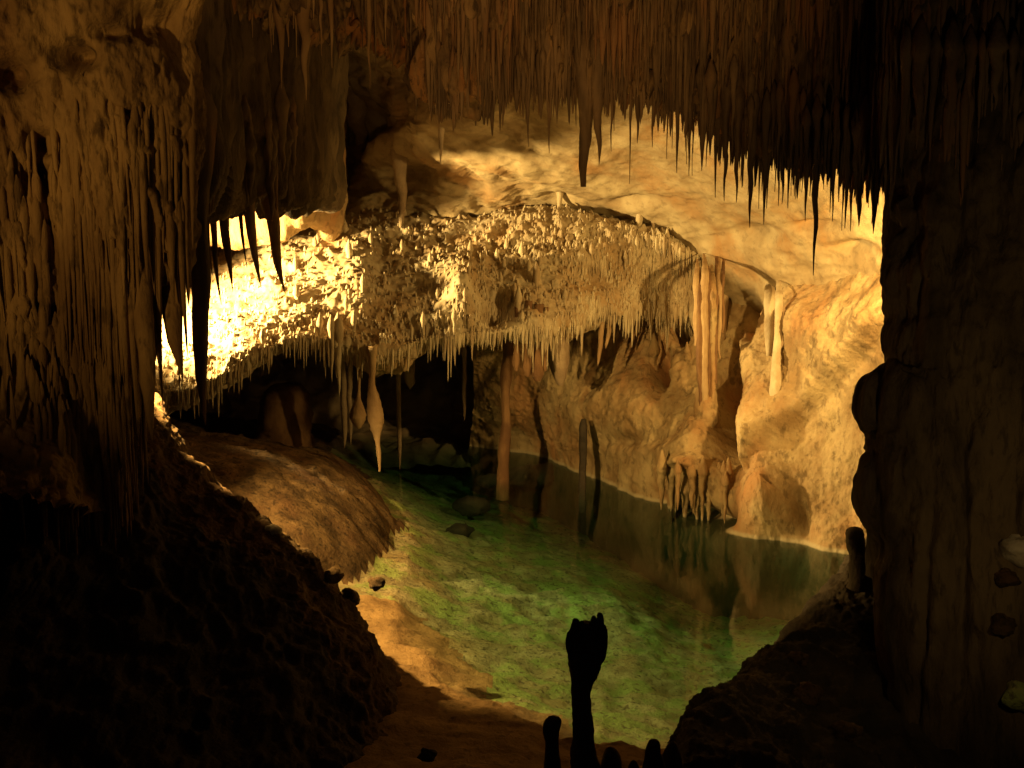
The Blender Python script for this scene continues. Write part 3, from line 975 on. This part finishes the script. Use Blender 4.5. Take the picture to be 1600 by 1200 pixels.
column(790, [(795, 530, 15), (794, 560, 18), (791, 590, 19), (790, 620, 13), (791, 660, 15), (788, 700, 19), (787, 725, 17), (786, 750, 20), (786, 780, 22)], 27.0, M['redcol'], "slim reddish column rising from the lake at the shadow edge")
big = bpy.data.objects.new("flowstone_column", None)
scene.collection.objects.link(big)
dbig = depth_of(wg_, 1102, 640) - 0.1
big.location = P(1102, 745, dbig)
tag(big, "tall column on the lake wall, a bundle of strands over a swollen base", "column")
strand_list = [("base", [(1105, 590, 16), (1104, 625, 34), (1103, 660, 42), (1102, 690, 52), (1097, 720, 66), (1095, 742, 50), (1094, 752, 16)], 'wall')]
for k, (px, y1, w, mt) in enumerate([(1088, 540, 11, 'stalmid'), (1094, 640, 13, 'redcol'), (1101, 650, 15, 'stalmid'), (1108, 620, 10, 'redcol'), (1113, 652, 15, 'wall'), (1119, 600, 9, 'redcol'), (1124, 560, 9, 'stalmid'), (1130, 520, 7, 'redcol')]):
    y0_ = rng.uniform(386, 418)
    w_ = [.3, .9, rng.uniform(.8, 1.3), rng.uniform(.7, 1.2), rng.uniform(.6, 1.1), rng.uniform(.5, 1.0), .35]
    strand_list.append(("strand", [(px + rng.uniform(-1.5, 1.5), y0_ + (y1 - y0_) * t, w * a * .8) for t, a in zip((0, .12, .3, .5, .7, .88, 1), w_)], mt))
for nm, pts, mt in strand_list:
    b_ = spine_body(nm, [(P(x, y, dbig + (0.15 if nm == "base" else 0) + (max(0, 428 - y) / 35.0 * 1.7)), w * .5 * dbig / F) for x, y, w in pts], M[mt], 36, 80, .5 if nm == 'base' else .22, 3.2 if nm == 'base' else 6, .06, seed=pts[0][0])
    b_.location = b_.location - big.location
    b_.parent = big
column(1084, [(1082, 358, 10), (1082, 380, 18), (1082, 420, 20), (1083, 460, 18), (1086, 500, 16), (1088, 520, 6)], None, M['stal'], "pale hanging drape beside the top of the tall fluted column", "drapery", "rock_drapery", flute=.2)
column(1135, [(1133, 400, 8), (1133, 425, 12), (1133, 460, 12), (1131, 500, 10), (1130, 560, 4)], None, M['stalmid'], "thin reddish drape along the tall fluted column", "drapery", "rock_drapery.001")
column(1204, [(1203, 440, 12), (1203, 460, 18), (1203, 490, 18), (1202, 520, 15), (1201, 556, 8)], None, M['stal'], "paler of two short hanging drapes between dark holes in the lake wall", "drapery", "rock_drapery.002")
column(1217, [(1217, 445, 8), (1217, 470, 12), (1216, 520, 12), (1213, 560, 14), (1212, 600, 18), (1212, 640, 24)], None, M['stal'], "thin column next to the short hanging drape, spreading at its foot")
for px, y0, y1, w, lab in ((808, 520, 580, 10, "first of the four small columns under the shelf nose"), (826, 510, 588, 14, "second small column under the shelf nose, pale"),
                           (842, 515, 595, 20, "thickest of the four small columns under the shelf nose"), (853, 520, 580, 10, "thin last one of the four small columns under the shelf nose")):
    column(px, [(px, y0 - 40, w * .8), (px, y0 + 10, w * .7), (px - 1, y1 - 30, w * .9), (px - 2, y1 - 12, w), (px - 2, y1, w * .5)], 24.5, M['redcol'], lab)
column(873, [(868, 520, 40), (872, 550, 36), (874, 580, 26), (876, 602, 8)], 25.0, M['recess'], "dark ragged hanging block at the edge of the lit wall", "rock")
column(911, [(912, 655, 8), (911, 668, 12), (911, 690, 13), (911, 715, 12), (910, 742, 11), (909, 775, 14), (909, 800, 15)], 26.3, M['dark'], "dark thin stump standing in the lake before the lit wall", "stalagmite", "stalagmite")
for px, y1, w, lab in ((940, 572, 8, "longer dangling strand below the shelf against the lit wall"), (952, 545, 7, "shorter dangling strand below the shelf against the lit wall")):
    stal(px, 500, y1, 25.4, w * 1.2, M['stalmid'], lab, "dangling strands", power=.3, bend=-6)
# drips over the wall foot
for i, (px, y0, y1) in enumerate([(1040, 742, 800), (1052, 750, 812), (1064, 745, 806), (1078, 750, 815), (1090, 752, 810), (1104, 748, 818), (1118, 750, 800), (1130, 745, 812), (1142, 748, 800), (1046, 770, 830), (1058, 765, 826), (1072, 775, 832), (1086, 772, 836), (1098, 770, 838), (1112, 775, 830), (1124, 770, 834), (1136, 765, 828), (1020, 560, 610), (1070, 560, 590), (1076, 570, 600)]):
    stal(px + rng.uniform(-6, 6), y0 - 12, y1 - rng.uniform(0, 26), depth_of(wg_, px, y0 - 8) + rng.uniform(-.1, .15), rng.uniform(7, 16), M['wall'],
         "ochre drip hanging over the dark hollow at the lake wall's foot" if y0 > 700 else "little drip in the niche beside the tall fluted column",
         "drips at the wall foot" if y0 > 700 else "drips in the niche", power=.6)

# dark boss in the recess and a few faint pillars
column(445, [(450, 600, 40), (447, 612, 66), (446, 640, 80), (444, 670, 88), (440, 700, 96), (440, 720, 90)], 29.6, M['redcol'], "rounded dim brown boss standing in the dark recess", "stalagmite", "rock_boss", flute=.05)
for px, y1, w, lab in ((535, 705, 12, "faint thin pillar behind the bright bunch of icicles"), (545, 700, 9, "faint thinner pillar, second behind the bright bunch of icicles"),
                       (622, 740, 9, "faint straw-like pillar in the recess past the bulbs"), (640, 610, 22, "faint reddish stalactite under the shelf between bulbs and columns"), (725, 660, 7, "faint strand in the recess before the reddish column")):
    stal(px, 545, y1, 27.5, w, M['recess'], lab, "faint pillars in the recess", power=.2)

# ------------------------------------------------------------------ stalagmites in silhouette
D = 8.2
hand = bpy.data.objects.new("branching_stalagmite", None)
scene.collection.objects.link(hand)
hand.location = P(915, 1260, D)
tag(hand, "tall dark stalagmite swelling into a hand-like crown with stubby fingers", "stalagmite")


def sub(ob, parent):
    ob.location = ob.location - parent.location
    ob.parent = parent
    return ob


sub(spine_body("stem", [(P(914 + (x - 914) * .88, y, D), w * .43 * D / F) for x, y, w in ((915, 1270, 62), (914, 1200, 50), (912, 1150, 36), (909, 1105, 32), (908, 1080, 34), (911, 1060, 44), (914, 1035, 62), (917, 1015, 64), (916, 995, 54), (915, 980, 40), (915, 972, 20))], M['pillar'], 30, 90, .42, 7, .08), hand)
for pts in (((899, 1012, 26), (898, 990, 24), (898, 976, 19), (897, 968, 12), (897, 966, 3)), ((909, 1008, 18), (909, 985, 15), (908, 974, 11), (908, 970, 3)), ((902, 1050, 10), (893, 1028, 18), (887, 1004, 14), (887, 990, 9), (887, 986, 3)),
            ((930, 1012, 26), (931, 988, 20), (930, 970, 15), (930, 964, 9), (930, 962, 3)), ((941, 1014, 24), (942, 985, 18), (941, 966, 14), (940, 959, 9), (940, 957, 3)), ((930, 1050, 10), (942, 1028, 18), (949, 1000, 13), (949, 982, 9), (949, 976, 3)), ((919, 1012, 22), (919, 995, 16), (919, 988, 5))):
    sub(spine_body("finger", [(P(914 + (x - 914) * .88, y, D - .02), w * .43 * D / F) for x, y, w in pts], M['pillar'], 14, 24, .55, 11), hand)


def stalagmite(pts, d, label, mat='pillar', sides=18):
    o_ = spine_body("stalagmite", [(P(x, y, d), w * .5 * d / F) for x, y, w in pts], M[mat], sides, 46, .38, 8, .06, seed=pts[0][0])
    return tag(o_, label, "stalagmite", "stalagmites in silhouette")


stalagmite([(863, 1290, 34), (862, 1210, 29), (862, 1165, 23), (862, 1145, 26), (863, 1130, 30), (864, 1122, 20), (864, 1119, 5)], 8.0, "knob-headed short stalagmite beside the hand-like one")
stalagmite([(955, 1290, 40), (955, 1210, 34), (955, 1180, 26), (954, 1170, 12), (954, 1167, 3)], 8.2, "low dark stump close after the hand-like stalagmite")
stalagmite([(1022, 1290, 46), (1021, 1210, 36), (1021, 1178, 26), (1022, 1160, 18), (1022, 1155, 4)], 8.6, "conical low stalagmite, taller of the pair by the dark slope")
stalagmite([(1054, 1290, 44), (1052, 1210, 36), (1050, 1180, 26), (1051, 1164, 16), (1052, 1158, 4)], 8.9, "low stalagmite, nearer of the pair to the dark slope")
stalagmite([(990, 1290, 30), (990, 1215, 24), (990, 1195, 14), (990, 1188, 4)], 8.5, "lowest dark stump in the row under the hand-like stalagmite")
stalagmite([(1345, 920, 40), (1342, 880, 30), (1339, 860, 26), (1337, 846, 28), (1336, 834, 30), (1337, 826, 20), (1337, 823, 4)], 14.2, "mushroom-headed stalagmite on the slope rim under the rock pillar")
stalagmite([(1370, 900, 36), (1370, 850, 30), (1366, 815, 22), (1366, 800, 10), (1366, 796, 3)], 14.0, "pointed dark stalagmite between the mushroom-headed one and the rock pillar")
for pts, lab in ((((1390, 700, 60), (1384, 650, 52), (1380, 618, 44), (1388, 600, 38), (1390, 592, 26), (1389, 588, 6)), "upper dark knob on the edge of the rock pillar"),
                 (((1392, 680, 40), (1372, 655, 36), (1360, 636, 30), (1357, 624, 22), (1357, 618, 6)), "lower jutting dark knob on the edge of the rock pillar")):
    stalagmite(pts, 12.4, lab, 'dark')


# ------------------------------------------------------------------ stones
def stone(px, py, d, r, label, mat='stone', sq=(1, 1, .75), name="stone", group=None):
    n1, n2 = 14, 20
    th = np.linspace(0, np.pi, n1)
    ph = np.linspace(0, 2 * np.pi, n2, endpoint=False)
    v = np.array([(math.sin(a) * math.cos(b), math.sin(a) * math.sin(b), math.cos(a)) for a in th for b in ph])
    sd = px * .37 + py * .11
    v = v * (1 + 0.8 * fbm(v + sd, 1.0, 3) + 0.18 * billow(v + sd, 2.5, 3))[:, None] * np.array(sq) * r
    idx = np.arange(n1 * n2).reshape(n1, n2)
    fc = [(idx[i, j], idx[i, (j + 1) % n2], idx[i + 1, (j + 1) % n2], idx[i + 1, j]) for i in range(n1 - 1) for j in range(n2)]
    o_ = link_mesh(name, v, fc, M[mat], P(px, py, d))
    return tag(o_, label, "stone", group)


for px, py, d, r, lab, mt in (
    (425, 846, 14.10, .09, "whitish stone lying on the lit rim of the near slope", 'stone'),
    (360, 822, 14.25, .08, "small ochre stone on the rim uphill from the whitish stone", 'mound'),
    (455, 885, 14.05, .08, "dark-pitted stone on the rim just below the whitish one", 'mound'),
    (480, 915, 13.95, .12, "ochre lump at the corner where the rim bends down", 'mound'),
    (520, 915, 14.05, .10, "ochre lump with a rounded top beyond the bend of the rim", 'mound'),
    (588, 912, 15.0, .10, "small upright lump alone at the dark edge of the mound", 'mound'),
    (545, 950, 13.95, .13, "ochre lump low on the rim above the beach", 'mound'),
    (668, 1180, 11.8, .08, "small dark stone alone on the ochre beach", 'dark'),
    (1598, 860, 8.6, .20, "brightest yellowish boulder at the picture's edge on the dark slope", 'stone'),
    (1568, 903, 8.8, .12, "pinkish stone just below the brightest boulder on the slope", 'mound'),
    (1562, 975, 8.6, .14, "dim pinkish boulder between the two bright boulders on the slope", 'mound'),
    (1596, 1085, 8.0, .16, "yellow-green lit boulder low on the dark slope", 'floor'),
    (1322, 1143, 8.0, .12, "dim brown boulder alone at the foot of the dark slope", 'mound'),
    (1262, 1085, 9.0, .14, "dim reddish boulder on the dark slope near its rim", 'mound'),
    (1248, 1030, 10.0, .10, "small dim reddish stone, highest on the open part of the slope", 'mound'),
):
    if px < 600 and px != 588:
        d = depth_of(lg, px, py) + 0.45
        py -= 16
    elif px > 1200:
        d = min(depth_of(rg, px, py), depth_of(pg, px, py)) + 0.02
    stone(px, py, d, r, lab, mt)
for px, py, r, lab in ((832, 745, .5, "large dark rock breaking the lake surface by the reddish column"), (768, 752, .28, "dark submerged rock before the reddish column"), (738, 790, .32, "long dark submerged rock in the green shallows"), (718, 830, .22, "smallest dark submerged rock in the green shallows")):
    q = onz(px, py, -0.45)
    a, b, c = project(q)
    stone(float(a), float(b), float(c), r, lab, 'dark', (1.2, 1, .6), "lake_rock")
